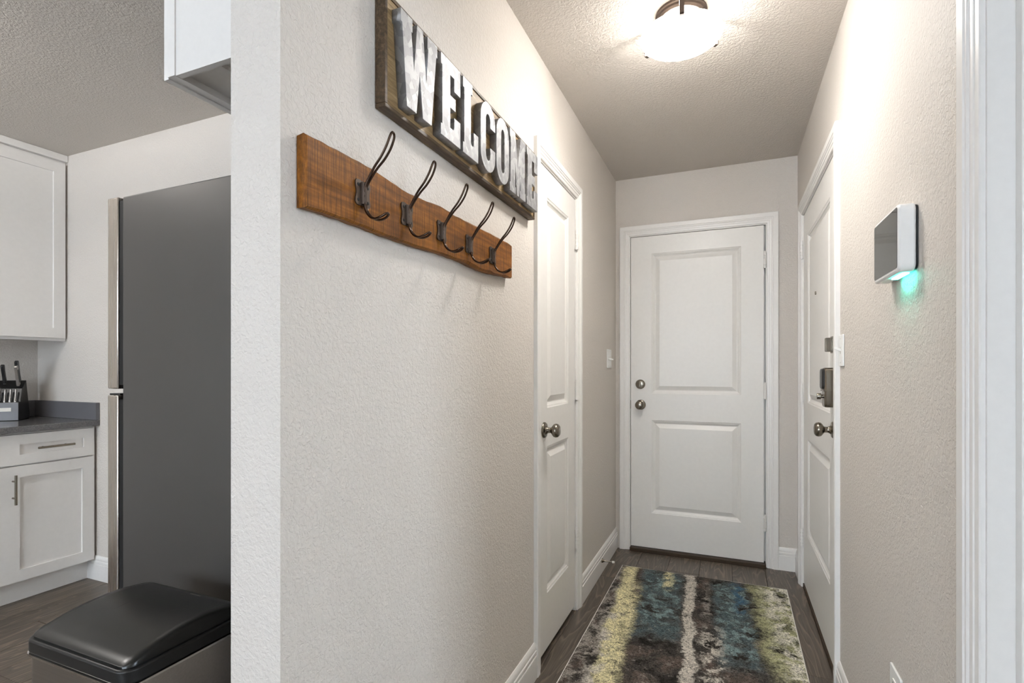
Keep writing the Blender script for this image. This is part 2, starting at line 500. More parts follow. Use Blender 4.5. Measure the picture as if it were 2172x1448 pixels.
# planks run along the hall
PW, PLN = 0.178, 1.22
plank_cache = {}
def plank_mesh(w, l):
    k = (round(w, 3), round(l, 3))
    if k not in plank_cache:
        bm = bmesh.new(); e = 0.0006; b = 0.0016
        lo = [(e, e, -.006), (w - e, e, -.006), (w - e, l - e, -.006), (e, l - e, -.006)]
        md = [(e, e, -b), (w - e, e, -b), (w - e, l - e, -b), (e, l - e, -b)]
        tp = [(e + b, e + b, 0), (w - e - b, e + b, 0), (w - e - b, l - e - b, 0), (e + b, l - e - b, 0)]
        R = [[bm.verts.new(p) for p in q] for q in (lo, md, tp)]
        for A, C in zip(R, R[1:]):
            for i in range(4): bm.faces.new((A[i], A[(i + 1) % 4], C[(i + 1) % 4], C[i]))
        bm.faces.new(R[2])
        me = bpy.data.meshes.new('plank'); bm.to_mesh(me); bm.free(); me.materials.append(M['plank'])
        plank_cache[k] = me
    return plank_cache[k]
nrow = 0
x = XK
while x < XR + 0.10:
    w = min(PW, XR + 0.11 - x)
    in_hall = x + w > XL - 0.12
    yend = YE + 0.04 if in_hall else YK
    y = YB + [-0.15, -0.72, -0.38, -1.02][nrow % 4] * 1.0
    while y < yend:
        y0, y1 = max(y, YB), min(y + PLN, yend)
        if y1 - y0 > 0.02 and w > 0.02:
            o = bpy.data.objects.new('plank', plank_mesh(w, y1 - y0)); COL.objects.link(o)
            o.location = (x, y0, 0); o.parent = fl
        y += PLN
    x += PW; nrow += 1

# ------------------------------------------------------------------ trim profiles
CAS = [(0, 0), (0, .015), (.003, .0175), (.027, .0175), (.029, .0150), (.0345, .0150), (.037, .0128), (.0375, .0118), (.047, .0108), (.0485, .0088), (.060, .0078), (.062, .0055), (.062, 0)]
CW = 0.062
def casing_piece(kind, w, h):
    """outer corner path; local frame: x along the wall, -y out of the wall. opening is 0..w wide, h high (inner edge of casing)"""
    bm = bmesh.new()
    n = len(CAS)
    if kind == 'head':
        A = [bm.verts.new((-CW + t_, -d, h + CW - t_)) for t_, d in CAS]
        C = [bm.verts.new((w + CW - t_, -d, h + CW - t_)) for t_, d in CAS]
    elif kind == 'l':
        A = [bm.verts.new((-CW + t_, -d, 0)) for t_, d in CAS]
        C = [bm.verts.new((-CW + t_, -d, h + CW - t_)) for t_, d in CAS]
    else:
        A = [bm.verts.new((w + CW - t_, -d, 0)) for t_, d in CAS]
        C = [bm.verts.new((w + CW - t_, -d, h + CW - t_)) for t_, d in CAS]
    bm.faces.new(A); bm.faces.new(C[::-1])
    for i in range(n):
        bm.faces.new((A[i], A[(i + 1) % n], C[(i + 1) % n], C[i]))
    return bm
def doorway(name, loc, rz, w, top, label, stop_y=0.0402):
    """casing + jamb; the slab is 0..w; reveal 8 mm"""
    e = struct(thing(name, loc, rz), label, 'door trim')
    rv = 0.009
    for k in ('l', 'r', 'head'):
        bm = casing_piece(k, w + 2 * rv, top + rv)
        bmesh.ops.translate(bm, verts=bm.verts[:], vec=(-rv, 0, 0))
        obj('casing_head' if k == 'head' else 'casing_leg', bm, 'trim', e)
    jt = 0.018
    gp = 0.0035
    for x0, x1 in ((-gp - jt, -gp), (w + gp, w + gp + jt)):
        obj('jamb', B(x0, x1, 0.0, WT, 0, top + gp), 'trim', e)
    obj('jamb_head', B(-gp - jt, w + gp + jt, 0.0, WT, top + gp, top + gp + jt), 'trim', e)
    bm = bmesh.new()
    for x0, x1 in ((-gp, .016), (w - .016, w + gp)):
        box(bm, x0, x1, stop_y, stop_y + .032, 0, top - .016)
    box(bm, -gp, w + gp, stop_y, stop_y + .032, top - .016, top + gp)
    obj('door_stop_strip', bm, 'trim', e, bevel=.002)
    return e

# ------------------------------------------------------------------ doors
def door_panel(x0, x1, z0, z1):
    bm = bmesh.new()
    rings = []
    for o_, d in ((0, 0), (.003, .0022), (.010, .0042), (.0105, .0070), (.021, .0135), (.025, .0135), (.028, .0120), (.050, .0022), (.052, .0022)):
        rings.append([bm.verts.new(p) for p in ((x0 + o_, d, z0 + o_), (x1 - o_, d, z0 + o_), (x1 - o_, d, z1 - o_), (x0 + o_, d, z1 - o_))])
    for A, C in zip(rings, rings[1:]):
        for i in range(4): bm.faces.new((A[i], A[(i + 1) % 4], C[(i + 1) % 4], C[i]))
    bm.faces.new(rings[-1])
    b = [bm.verts.new(p) for p in ((x0, .02, z0), (x1, .02, z0), (x1, .02, z1), (x0, .02, z1))]
    for i in range(4): bm.faces.new((rings[0][i], rings[0][(i + 1) % 4], b[(i + 1) % 4], b[i]))
    bm.faces.new(b[::-1])
    return bm
def make_door(name, loc, rz, w, z0, z1, panels, stile, hinge_x, hinge_z, label):
    th = 0.036
    bm = bmesh.new()
    zs = [z0] + [v for p in panels for v in p] + [z1]
    box(bm, 0, stile[0], 0, th, z0, z1); box(bm, w - stile[1], w, 0, th, z0, z1)
    for i in range(0, len(zs), 2):
        box(bm, stile[0], w - stile[1], 0, th, zs[i], zs[i + 1])
    d = struct(obj(name, bm, 'door', None, loc=loc, rot=(0, 0, rz)), label, 'door')
    for a, b in panels:
        obj('door_panel', door_panel(stile[0], w - stile[1], a, b), 'door', d)
    for hz in hinge_z:
        bm = bmesh.new()
        sgn = 1 if hinge_x > w / 2 else -1
        for k in range(5):
            lathe(bm, [(.0082, -.046 + k * .0185), (.0082, -.046 + k * .0185 + .0165)], (hinge_x, -.0095, hz), 'z', 12)
        lathe(bm, [(.0050, -.049), (.0050, .052)], (hinge_x, -.0095, hz), 'z', 8)
        h = obj('hinge', bm, 'trim', d, smooth=40)
        obj('hinge_leaf', B(*sorted((hinge_x, hinge_x - sgn * .010)), -.0018, .0005, hz - .045, hz + .045), 'trim', h)
    return d
def knob(parent, x, z, big=True, name='door_knob'):
    k = obj(name, lathe(bmesh.new(), [(.0, -.068), (.012, -.0678), (.020, -.066), (.0265, -.060), (.0285, -.052), (.0265, -.044), (.020, -.038), (.0135, -.034), (.0115, -.030), (.0112, -.022), (.013, -.016), (.018, -.010), (.024, -.007)], (x, 0, z), 'y', 32), 'nickel', parent, smooth=50)
    obj('rosette', lathe(bmesh.new(), [(.0, -.0095), (.022, -.0095), (.029, -.008), (.0325, -.004), (.033, .0)], (x, 0, z), 'y', 32), 'nickel', k, smooth=40)
    return k

# end door (faces the camera)
top_e = 2.052
doorway('trim_1', (ED[0], YE, 0), 0, ED[1] - ED[0], top_e, 'white moulded casing around the door at the end of the hall')
d2 = make_door('door_1', (ED[0], YE + .004, 0), 0, ED[1] - ED[0] - .007, .026, top_e, [(.252, .856), (1.028, 1.938)], (.132, .125), ED[1] - ED[0] - .0015, (1.842, 1.056, .265),
               'white two panel door closed at the far end of the hall')
knob(d2, .063, .954)
db = obj('deadbolt', lathe(bmesh.new(), [(0, -.018), (.017, -.018), (.025, -.016), (.0275, -.010), (.030, -.008), (.0315, -.003), (.0315, 0)], (.061, 0, 1.088), 'y', 32), 'nickel', d2, smooth=40)
bm = B(-.004, .004, -.030, -.016, -.017, .013)
bmesh.ops.rotate(bm, verts=bm.verts[:], matrix=Matrix.Rotation(.12, 3, 'Y')); bmesh.ops.translate(bm, verts=bm.verts[:], vec=(.061, 0, 1.088))
obj('thumb_turn', bm, 'nickel', db, bevel=.0015)
obj('latch_plate', B(-.0032, -.0005, -.002, .012, .926, .982), 'nickel', d2)
th = obj('threshold', B(-.003, ED[1] - ED[0] + .003, -.030, .11, -.001, .024), 'dark_brown', bpy.data.objects['trim_1'], bevel=.004)
obj('leak_strip', B(0.0, ED[1] - ED[0] - .001, -.001, .020, .0242, .0258), 'slot', d2)  # added to stop light leaking in under the end door

# closet door in the left wall
top_s = 2.022
doorway('trim_2', (XL, LD[0], 0), PI / 2, LD[1] - LD[0], top_s, 'white moulded casing around the narrow closet door')
d1 = make_door('door_2', (XL - .004, LD[0], 0), PI / 2, LD[1] - LD[0], .026, top_s, [(.255, .868), (1.028, 1.908)], (.100, .110), LD[1] - LD[0] + .002, (1.823, 1.085, .356),
               'narrow white two panel closet door on the left wall')
knob(d1, .060, .940)

# entry door in the right wall (local x runs from far to near)
doorway('trim_3', (XR, RD[1], 0), -PI / 2, RD[1] - RD[0], top_s, 'white moulded casing around the entry door on the right')
WR = RD[1] - RD[0]
d3 = make_door('door_3', (XR + .004, RD[1], 0), -PI / 2, WR, .034, top_s, [(.320, .826), (1.012, 1.886)], (.150, .160), -.002, (1.836, 1.057, .271),
               'white two panel entry door with keypad lock in the right wall')
kx = WR - .075
knob(d3, kx, .954)
obj('peephole', lathe(bmesh.new(), [(0, -.002), (.004, -.003), (.0075, -.003), (.008, .004)], (WR / 2 - .06, 0, 1.547), 'y', 16), 'nickel', d3, smooth=40)
db = obj('deadbolt', rbox(bmesh.new(), kx - .030, kx + .030, -.008, 0, 1.252, 1.318, .003), 'nickel', d3, bevel=.003)
obj('thumb_turn', B(kx - .012, kx + .012, -.030, -.006, 1.258, 1.312), 'nickel', db, bevel=.003)
# keypad lock: nickel shell with black upper cover, thumb turn below
def lockshell(x0, x1, z0, z1, y, r):
    pts = []
    for cx, cz, a0 in ((x1 - r, z1 - r, 0), (x0 + r, z1 - r, PI / 2), (x0 + r, z0 + r, PI), (x1 - r, z0 + r, 1.5 * PI)):
        for k in range(6):
            a = a0 + PI / 2 * k / 5
            pts.append((cx + r * math.cos(a), cz + r * math.sin(a)))
    return prism(bmesh.new(), pts, 'y', y[0], y[1])
lk = obj('keypad_lock', lockshell(kx - .035, kx + .035, 1.042, 1.196, (-.036, 0), .018), 'nickel', d3, bevel=.006, smooth=40)
obj('battery_cover', lockshell(kx - .031, kx + .031, 1.112, 1.192, (-.044, -.030), .015), 'plastic_black', lk, bevel=.005, smooth=40)
obj('cover_band', lockshell(kx - .0355, kx + .0355, 1.104, 1.110, (-.040, -.002), .002), 'nickel', lk)
obj('door_sweep', B(.001, WR - .001, .002, .030, .0245, .0338), 'cap_white', d3)
tt = obj('lock_turn', lathe(bmesh.new(), [(.011, -.058), (.012, -.056), (.012, -.044), (.007, -.042), (.007, -.034)], (kx, 0, 1.084), 'y', 20), 'nickel', lk, smooth=40)
obj('threshold', B(-.003, WR + .003, .0, .11, -.001, .024), 'dark_brown', bpy.data.objects['trim_3'], bevel=.003)

# near right doorway, door shut on the far side of the wall
top_n = 2.022
doorway('trim_4', (XR, ND[1], 0), -PI / 2, ND[1] - ND[0], top_n, 'white moulded casing and jamb at the right edge', stop_y=.034)
d4 = make_door('door_4', (XI + .006, ND[0] - .042, 0), 0, ND[1] - ND[0], .02, top_n, [(.255, .86), (1.028, 1.908)], (.12, .12), .0, (), 'white two panel door standing open inside the side room')

# ------------------------------------------------------------------ baseboards
BP = [(0, 0), (.0145, 0), (.0145, .086), (.0130, .0885), (.0105, .0895), (.0125, .0925), (.0133, .0985), (.0125, .1045), (.0095, .1080), (.0100, .1105), (.0092, .1200), (.0060, .1300), (.0030, .1335), (0, .1335)]
def baseboard(name, loc, rz, length, label):
    o = obj(name, prism(bmesh.new(), [(-d, z) for d, z in BP], 'x', 0, length), 'trim', None, smooth=25, loc=loc, rot=(0, 0, rz))
    return struct(o, label, 'baseboard')
co = CW + .009
baseboard('baseboard_left', (XL, YP, 0), PI / 2, LD[0] - co - YP, 'white baseboard below the coat hooks')
baseboard('baseboard_left', (XL, LD[1] + co, 0), PI / 2, YE - LD[1] - co, 'white baseboard between closet door and hall end')
baseboard('baseboard_end', (ED[1] + co, YE, 0), 0, XR - ED[1] - co, 'short white baseboard right of the end door')
baseboard('baseboard_right', (XR, YE - .0145, 0), -PI / 2, YE - .0145 - RD[1] - co, 'short white baseboard in the right hall corner')
baseboard('baseboard_right', (XR, RD[0] - co, 0), -PI / 2, RD[0] - co - ND[1] - co, 'white baseboard under the wall panel on the right')
baseboard('baseboard_right', (XR, ND[0] - co, 0), -PI / 2, ND[0] - co - YB, 'white baseboard along the living room wall')
baseboard('baseboard_partition', (XLB, YP, 0), 0, XL - XLB, 'white baseboard on the partition end')
baseboard('baseboard_kitchen', (-3.372, YK, 0), 0, 3.372 + XLB - .02, 'white baseboard between cabinet and refrigerator')

# ------------------------------------------------------------------ kitchen: cabinets along the left wall (local x = +Y, front = +X)
def shaker(name, parent, x0, x1, z0, z1, yf, fr=.057, th=.02, fl=None):
    """frame of a shaker front, front plane at local y=yf (towards -y)"""
    fl = fl or fr
    bm = bmesh.new()
    box(bm, x0, x0 + fl, yf, yf + th, z0, z1); box(bm, x1 - fr, x1, yf, yf + th, z0, z1)
    box(bm, x0 + fl, x1 - fr, yf, yf + th, z0, z0 + fr); box(bm, x0 + fl, x1 - fr, yf, yf + th, z1 - fr, z1)
    o = obj(name, bm, 'cabinet', parent)
    obj('inset_panel', B(x0 + fl, x1 - fr, yf + .011, yf + .018, z0 + fr, z1 - fr), 'cabinet', o)
    return o
def bar_pull(parent, a, b, axis, yf, c):
    """bar pull between a and b along axis ('x' or 'z'), at other coordinate c"""
    bm = bmesh.new(); y = yf - .030
    if axis == 'x':
        tube(bm, [(a, y, c), (b, y, c)], .006, 14)
        for p in (a + .03, b - .03): tube(bm, [(p, y, c), (p, yf, c)], .0045, 10)
    else:
        tube(bm, [(c, y, a), (c, y, b)], .006, 14)
        for p in (a + .032, b - .032): tube(bm, [(c, y, p), (c, yf, p)], .0045, 10)
    return obj('bar_pull', bm, 'nickel', parent, smooth=50)
XF = -3.299                                   # plane of the base cabinet fronts
CT = 0.902                                    # worktop height
def base_cabinet(y0, y1, pull_y, mid_y, fl, label):
    e = thing('base_cabinet', (XF, y0, 0), PI / 2)
    w = y1 - y0
    tag(e, label, 'cabinet')
    bm = bmesh.new()
    box(bm, 0, w, .020, .597, .112, CT - .033)
    obj('carcass', bm, 'cabinet', e)
    obj('toe_kick', B(0, w, .070, .597, 0, .112), 'cabinet', e)
    d = shaker('drawer_front', e, .005, w - .013, .707, .858, 0, .050, fl=fl)
    bar_pull(d, mid_y - y0 - .080, mid_y - y0 + .080, 'x', 0, .784)
    dr = shaker('cabinet_door', e, .005, w - .013, .118, .699, 0, fl=fl)
    bar_pull(dr, .512, .660, 'z', 0, pull_y - y0)
    return e
base_cabinet(1.342, 1.784, 1.412, 1.583, .093, 'white shaker base cabinet under the knife block, beside the kitchen wall')
base_cabinet(0.770, 1.338, .805, 1.06, .057, 'white shaker base cabinet further left along the counter')
wt = obj('worktop', B(XK + .001, -3.275, .70, YK - .001, CT - .032, CT), 'counter', bevel=.003)
tag(wt, 'dark grey stone worktop over the white base cabinets', 'worktop')
tag(obj('backsplash', B(XK + .001, -3.277, YK - .021, YK - .001, CT + .0005, CT + .097), 'tile_grey', bevel=.0015), 'low dark grey backsplash strip against the kitchen end wall', 'backsplash')
tag(obj('backsplash', B(XK + .001, XK + .021, .70, YK - .022, CT + .0005, CT + .097), 'tile_grey', bevel=.0015), 'low dark grey backsplash strip behind the knife block', 'backsplash')

# upper cabinets on the left wall
def upper_cabinet(y0, y1, label):
    e = thing('upper_cabinet', (-3.584, y0, 0), PI / 2)
    w = y1 - y0
    tag(e, label, 'cabinet')
    bm = bmesh.new()
    box(bm, 0, w, .021, .313, 1.374, 2.40)
    obj('carcass', bm, 'cabinet', e)
    shaker('cabinet_door', e, .003, w - .010, 1.368, 2.385, 0)
    bm = bmesh.new(); box(bm, 0, w, -.004, .313, 2.4005, ZC - .001)
    obj('crown_strip', bm, 'cabinet', e, bevel=.002)
    obj('light_rail', B(0, w, .021, .040, 1.352, 1.3735), 'cabinet', e)
    return e
upper_cabinet(1.280, 1.786, 'white shaker wall cabinet above the knife block')
upper_cabinet(0.770, 1.276, 'white shaker wall cabinet further left above the counter')

# cabinet above the refrigerator (faces -X; local x runs -Y)
XO = -1.486
e = thing('over_fridge_cabinet', (XO, YK - .003, 0), -PI / 2)
tag(e, 'white cabinet hung under the ceiling above the refrigerator', 'cabinet')
w = YK - .003 - .970
dep = -XO + XLB - .002
zb = 2.018
bm = bmesh.new()
box(bm, .002, .020, .050, dep, zb, ZC - .002); box(bm, w - .022, w - .004, .050, dep, zb, ZC - .002)
box(bm, .020, w - .022, dep - .012, dep, zb, ZC - .002); box(bm, .020, w - .022, .050, dep - .012, ZC - .02, ZC - .002)
obj('carcass', bm, 'cabinet', e)
obj('bottom_panel', B(.020, w - .022, .050, dep - .012, zb + .018, zb + .030), 'cabinet', e)
bm = bmesh.new()
box(bm, 0, .038, .021, .050, zb - .001, ZC - .002); box(bm, w - .038, w, .021, .050, zb - .001, ZC - .002)
box(bm, .038, w - .038, .021, .050, zb - .001, zb + .037); box(bm, .038, w - .038, .021, .050, ZC - .04, ZC - .002)
obj('face_frame', bm, 'cabinet', e)
for rot in (0, 1):
    a, b = (.004, w / 2 - .002) if rot == 0 else (w / 2 + .002, w - .004)
    shaker('cabinet_door', e, a, b, zb - .004, ZC - .03, 0)
# cleats under the bottom panel
obj('bottom_rail', B(.022, w - .024, .180, .200, zb + .006, zb + .018), 'cabinet', e)

# ------------------------------------------------------------------ refrigerator (faces -X)
FY0, FY1, FH = .970, 1.722, 1.706
fr = thing('refrigerator', (-1.757, (FY0 + FY1) / 2, 0), 0)
tag(fr, 'dark sided top freezer refrigerator with stainless doors', 'refrigerator')
hw = (FY1 - FY0) / 2
obj('cabinet_body', B(.089, .865, -hw, hw, .035, FH), 'fridge_side', fr, bevel=.004)
for yy in (-hw + .07, hw - .07):
    for xx in (.12, .80):
        obj('foot', lathe(bmesh.new(), [(.022, 0), (.022, .0345)], (xx, yy, 0), 'z', 14), 'plastic_black', fr)
obj('kick_plate', B(.075, .088, -hw + .01, hw - .01, .03, .075), 'plastic_black', fr)
def fdoor(name, z0, z1):
    # plan outline: slightly bowed front
    pts = [(.066, -hw), (.020, -hw), (.008, -hw + .006), (.001, -hw + .030)]
    for k in range(1, 8):
        y = -hw + .03 + (2 * hw - .06) * k / 8
        pts.append((.001 - .006 * (1 - ((y) / (hw - .03)) ** 2), y))
    pts += [(.001, hw - .030), (.008, hw - .006), (.020, hw), (.066, hw)]
    d = obj(name, prism(bmesh.new(), pts, 'z', z0, z1), 'steel_door', fr, bevel=.003, smooth=25)
    obj('gasket', B(.067, .087, -hw + .004, hw - .004, z0 + .012, z1 - .012), 'rubber', d)
    return d
d = fdoor('freezer_door', 1.132, FH + .002)
tube_pts = catmull([(-.004, hw - .07, 1.20), (-.05, hw - .07, 1.215), (-.055, hw - .07, 1.45), (-.05, hw - .07, 1.60), (-.004, hw - .07, 1.62)], 6)
obj('door_handle', tube(bmesh.new(), tube_pts, .011, 10), 'steel_bright', d, smooth=60)
d = fdoor('fresh_food_door', .080, 1.112)
tube_pts = catmull([(-.004, hw - .07, 1.05), (-.05, hw - .07, 1.035), (-.055, hw - .07, .80), (-.05, hw - .07, .62), (-.004, hw - .07, .60)], 6)
obj('door_handle', tube(bmesh.new(), tube_pts, .011, 10), 'steel_bright', d, smooth=60)
obj('door_top_trim', B(.010, .060, -hw + .010, hw - .010, 1.1125, 1.1175), 'plastic_black', d)
obj('hinge_cover', B(.060, .110, -hw + .030, -hw + .080, FH + .0005, FH + .007), 'plastic_black', fr, bevel=.004)

# ------------------------------------------------------------------ step bin
bin_ = thing('step_bin', (-1.222, .748, 0), 0)
tag(bin_, 'rectangular stainless step bin with glossy black lid beside the refrigerator', 'trash can')
bx, by = .172, .134
obj('bin_body', rbox(bmesh.new(), -bx + .003, bx - .003, -by + .003, by - .003, .020, .585, .030), 'steel', bin_, smooth=40)
obj('bin_base', rbox(bmesh.new(), -bx, bx, -by, by, 0, .022, .032), 'plastic_black', bin_, smooth=40)
obj('steel_band', rbox(bmesh.new(), -bx - .003, bx + .003, -by - .003, by + .003, .5846, .5888, .032), 'steel_bright', bin_, smooth=40)
rim = obj('lid_rim', rbox(bmesh.new(), -bx - .001, bx + .001, -by - .001, by + .001, .589, .618, .030), 'plastic_black', bin_, smooth=40, bevel=.004)
# arched lid: rounded-rectangle plan lifted along y
def lid_h(y):
    u = (y + by) / (2 * by)
    return .004 + .030 * math.sin(PI * min(1, u / 1.22)) ** 0.9
bm = bmesh.new()
def rr(hx, hy, r, seg=7, sub=10):
    pts = []
    cs = ((hx - r, hy - r, 0), (-hx + r, hy - r, PI / 2), (-hx + r, -hy + r, PI), (hx - r, -hy + r, 1.5 * PI))
    for i, (cx, cy, a0) in enumerate(cs):
        for k in range(seg + 1):
            a = a0 + PI / 2 * k / seg; pts.append((cx + r * math.cos(a), cy + r * math.sin(a)))
        nx, ny, na = cs[(i + 1) % 4]
        p0 = pts[-1]; p1 = (nx + r * math.cos(na), ny + r * math.sin(na))
        for k in range(1, sub):
            pts.append((p0[0] + (p1[0] - p0[0]) * k / sub, p0[1] + (p1[1] - p0[1]) * k / sub))
    return pts
rings = []
for inset, mode in ((.007, 'b'), (.007, 'm'), (.0085, 't'), (.013, 'tt'), (.03, 'tt'), (.055, 'tt'), (.085, 'tt'), (.11, 'tt')):
    r = max(.026 - inset * .6, .006)
    ring = []
    for px, py in rr(bx - inset, by - inset, r):
        hgt = lid_h(py)
        z = {'b': .615, 'm': .6185 + hgt * .80 - .002, 't': .6185 + hgt - .003, 'tt': .6185 + hgt}[mode]
        ring.append(bm.verts.new((px, py, z)))
    rings.append(ring)
for A, C in zip(rings, rings[1:]):
    n = len(A)
    for k in range(n): bm.faces.new((A[k], A[(k + 1) % n], C[(k + 1) % n], C[k]))
# centre strip
n = len(rings[-1])
bm.faces.new(rings[-1])
lid = obj('lid', bm, 'lid_black', bin_, smooth=60)
obj('lid_hinge', B(-.06, .06, by - .014, by - .003, .6185, .627), 'plastic_black', bin_, bevel=.002)
obj('pedal', B(-.05, .05, -by - .035, -by + .01, .006, .016), 'plastic_black', bin_, bevel=.003)
bm = bmesh.new()
xx = .012
for wd in (.003, .004, .002, .004, .003, .005, .003):
    zz = .6185 + lid_h(.108); box(bm, xx, xx + wd, .1065, .1105, zz - .0006, zz + .0002); xx += wd + .0018
obj('embossed_mark', bm, 'steel', lid)

# ------------------------------------------------------------------ knife block on the worktop
kb_rz = math.atan2(.632, -.775) - PI / 2   # local +y points to the back of the block
KB = thing('knife_block', (-3.686, 1.530, CT + .0006), kb_rz)
# local: x right as seen from the front, y to the back; front right corner of the block near (+.06, 0)
tag(KB, 'black slanted knife block on the grey worktop corner', 'knife block')
prof = [(0, 0), (.165, 0), (.178, .016), (.118, .222), (.056, .176), (.030, .102), (0, .102)]
obj('block_body', prism(bmesh.new(), [(y, z) for y, z in prof], 'x', -.070, .070), 'plastic_black', KB, bevel=.002)
obj('front_panel', B(-.070, .070, -.004, -.0003, .002, .100), 'tile_grey', KB, bevel=.001)
obj('name_plate', B(-.052, .040, -.0060, -.0042, .052, .072), 'cap_white', KB)
def knife(x, base, direction, length, wid, name, label, group, dark=False):
    e = thing(name, KB.matrix_basis @ Vector((x, base[0], base[1])), kb_rz)
    tag(e, label, 'knife', group)
    dv = Vector((0, direction[0], direction[1])).normalized()
    nv = Vector((0, -dv.z, dv.y))
    prof = [(-.012, .34), (.0, .46), (.10, .50), (.35, .40), (.62, .42), (.85, .52), (.96, .50), (1.0, .30)]
    pts = [dv * (t_ * length) + nv * (h_ * wid) for t_, h_ in prof] + [dv * (t_ * length) - nv * (h_ * wid) for t_, h_ in reversed(prof)]
    bm = bmesh.new(); th_ = wid * .26
    obj('handle', prism(bm, [(p.y, p.z) for p in pts], 'x', -th_, th_), 'plastic_black' if dark else 'steel', e, bevel=.0015)
    q = [dv * (-.004) + nv * wid * .30, dv * .004 + nv * wid * .34, dv * .004 - nv * wid * .34, dv * (-.004) - nv * wid * .30]
    obj('bolster', prism(bmesh.new(), [(p.y, p.z) for p in q], 'x', -th_ - .0004, th_ + .0004), 'steel_bright', e)
    if not dark:
        q = [dv * (length * a) + nv * wid * b for a, b in ((.16, .30), (.80, .26), (.80, -.26), (.16, -.30))]
        obj('grip_inlay', prism(bmesh.new(), [(p.y, p.z) for p in q], 'x', -th_ - .0006, th_ + .0006), 'plastic_black', e)
    return e
up = (-.36, 1.0)
knife(.052, (.064, .194), up, .118, .024, 'kitchen_knife', 'steel handled chef knife at the right of the knife block', 'large knives in the block')
knife(.046, (.094, .214), up, .125, .026, 'kitchen_knife', 'black and steel handled knife behind the chef knife', 'large knives in the block', True)
knife(-.010, (.080, .206), up, .110, .024, 'kitchen_knife', 'black handled knife at the left of the knife block', 'large knives in the block', True)
for x, which in zip((-.058, -.036, -.014, .008, .030, .052), ('leftmost', 'second from left', 'third from left', 'third from right', 'second from right', 'rightmost')):
    knife(x, (.012, .106), (.22, 1.0), .070, .011, 'steak_knife', which + ' small steel steak knife in the front row of the knife block', 'steak knives in the block')

# ------------------------------------------------------------------ coat rack on the left wall (local x = +Y, front = -y = +X)
def wall_thing(name, y, z=0.0):
    return thing(name, (XL, y, z), PI / 2)
R0, R1 = .682, 1.602
rack = wall_thing('coat_rack', R0, 1.470)
tag(rack, 'reclaimed brown wood coat rack with five dark wire hooks', 'coat rack')
L_ = R1 - R0
def edge_top(u):
    base = .133 + .002 * math.sin(u * 9) + .006 * u
    if .20 < u < .48: base -= .008 * math.sin((u - .20) / .28 * PI) ** 1.5
    if .47 < u < .55: base += .003
    return base + random.uniform(-.0012, .0012)
def edge_bot(u):
    b = .001 + .022 * u + .002 * math.sin(u * 14)
    if .60 < u < .97: b -= .004 * math.sin((u - .60) / .37 * PI)
    return b + random.uniform(-.001, .001)
N = 44
tops = [(L_ * k / N, edge_top(k / N)) for k in range(N + 1)]
bots = [(L_ * k / N, edge_bot(k / N)) for k in range(N + 1)]
bm = bmesh.new()
loops = []
for yy, ins in ((-.001, .003), (-.018, .001), (-.024, .0045)):
    row = [(x if 0 < i < N else x + (ins if i == 0 else -ins), z + ins + (random.uniform(0, .006) if yy < -.02 and .62 < i / N < .95 else 0)) for i, (x, z) in enumerate(bots)]
    row += [(x if 0 < i < N else x + (ins if i == 0 else -ins), z - ins - (random.uniform(0, .003) if yy < -.02 else 0)) for i, (x, z) in reversed(list(enumerate(tops)))]
    loops.append([bm.verts.new((x, yy, z)) for x, z in row])
n = len(loops[0])
for A, C in zip(loops, loops[1:]):
    for k in range(n): bm.faces.new((A[k], A[(k + 1) % n], C[(k + 1) % n], C[k]))
for lp in (loops[0], loops[-1]):
    for k in range(N):
        bm.faces.new((lp[k], lp[k + 1], lp[n - 2 - k], lp[n - 1 - k]))
obj('board', bm, 'rack_wood', rack, smooth=30)
# one hook: plate + bent wire; local origin at the plate centre on the board face
def hook_wire():
    bm = bmesh.new()
    # upper loop: closed path up one side and down the other
    def path(side, pts): return [(side * w_, y, z) for y, z, w_ in pts]
    upp = [(-.008, .002, .0022), (-.010, .014, .0022), (-.020, .030, .0030), (-.034, .048, .0046), (-.050, .064, .0062), (-.063, .082, .0070), (-.071, .099, .0066), (-.0735, .107, .0042)]
    pa = path(1, upp) + [(0, -.0738, .1095)] + path(-1, upp)[::-1]
    tube(bm, catmull(pa, 5), .0024, 8)
    low = [(-.008, -.004, .0022), (-.008, -.020, .0022), (-.012, -.036, .0026), (-.022, -.048, .0036), (-.036, -.054, .0056), (-.050, -.052, .0066), (-.060, -.047, .0044)]
    pa = path(1, low) + [(0, -.0625, -.0455)] + path(-1, low)[::-1]
    tube(bm, catmull(pa, 5), .0024, 8)
    return bm
def hook_plate():
    pts = []
    def wing(s):
        return [(s * .0045, .024), (s * .010, .0255), (s * .019, .0245), (s * .0225, .020), (s * .0222, .013), (s * .0195, .004), (s * .0195, -.004), (s * .0222, -.013), (s * .0225, -.020), (s * .019, -.0245), (s * .010, -.0255), (s * .0045, -.024)]
    pts = wing(1) + wing(-1)[::-1]
    bm = prism(bmesh.new(), pts, 'y', -.0030, -.0002)
    # raised centre sleeve that holds the wire
    arc = [(.0062 * math.cos(a), -.0030 - .0085 * math.sin(a)) for a in [PI * k / 8 for k in range(9)]]
    A = [bm.verts.new((x, y, -.0215)) for x, y in arc]; C = [bm.verts.new((x, y, .0215)) for x, y in arc]
    for i in range(8): bm.faces.new((A[i], A[i + 1], C[i + 1], C[i]))
    bm.faces.new(A); bm.faces.new(C[::-1])
    return bm
hk0 = None
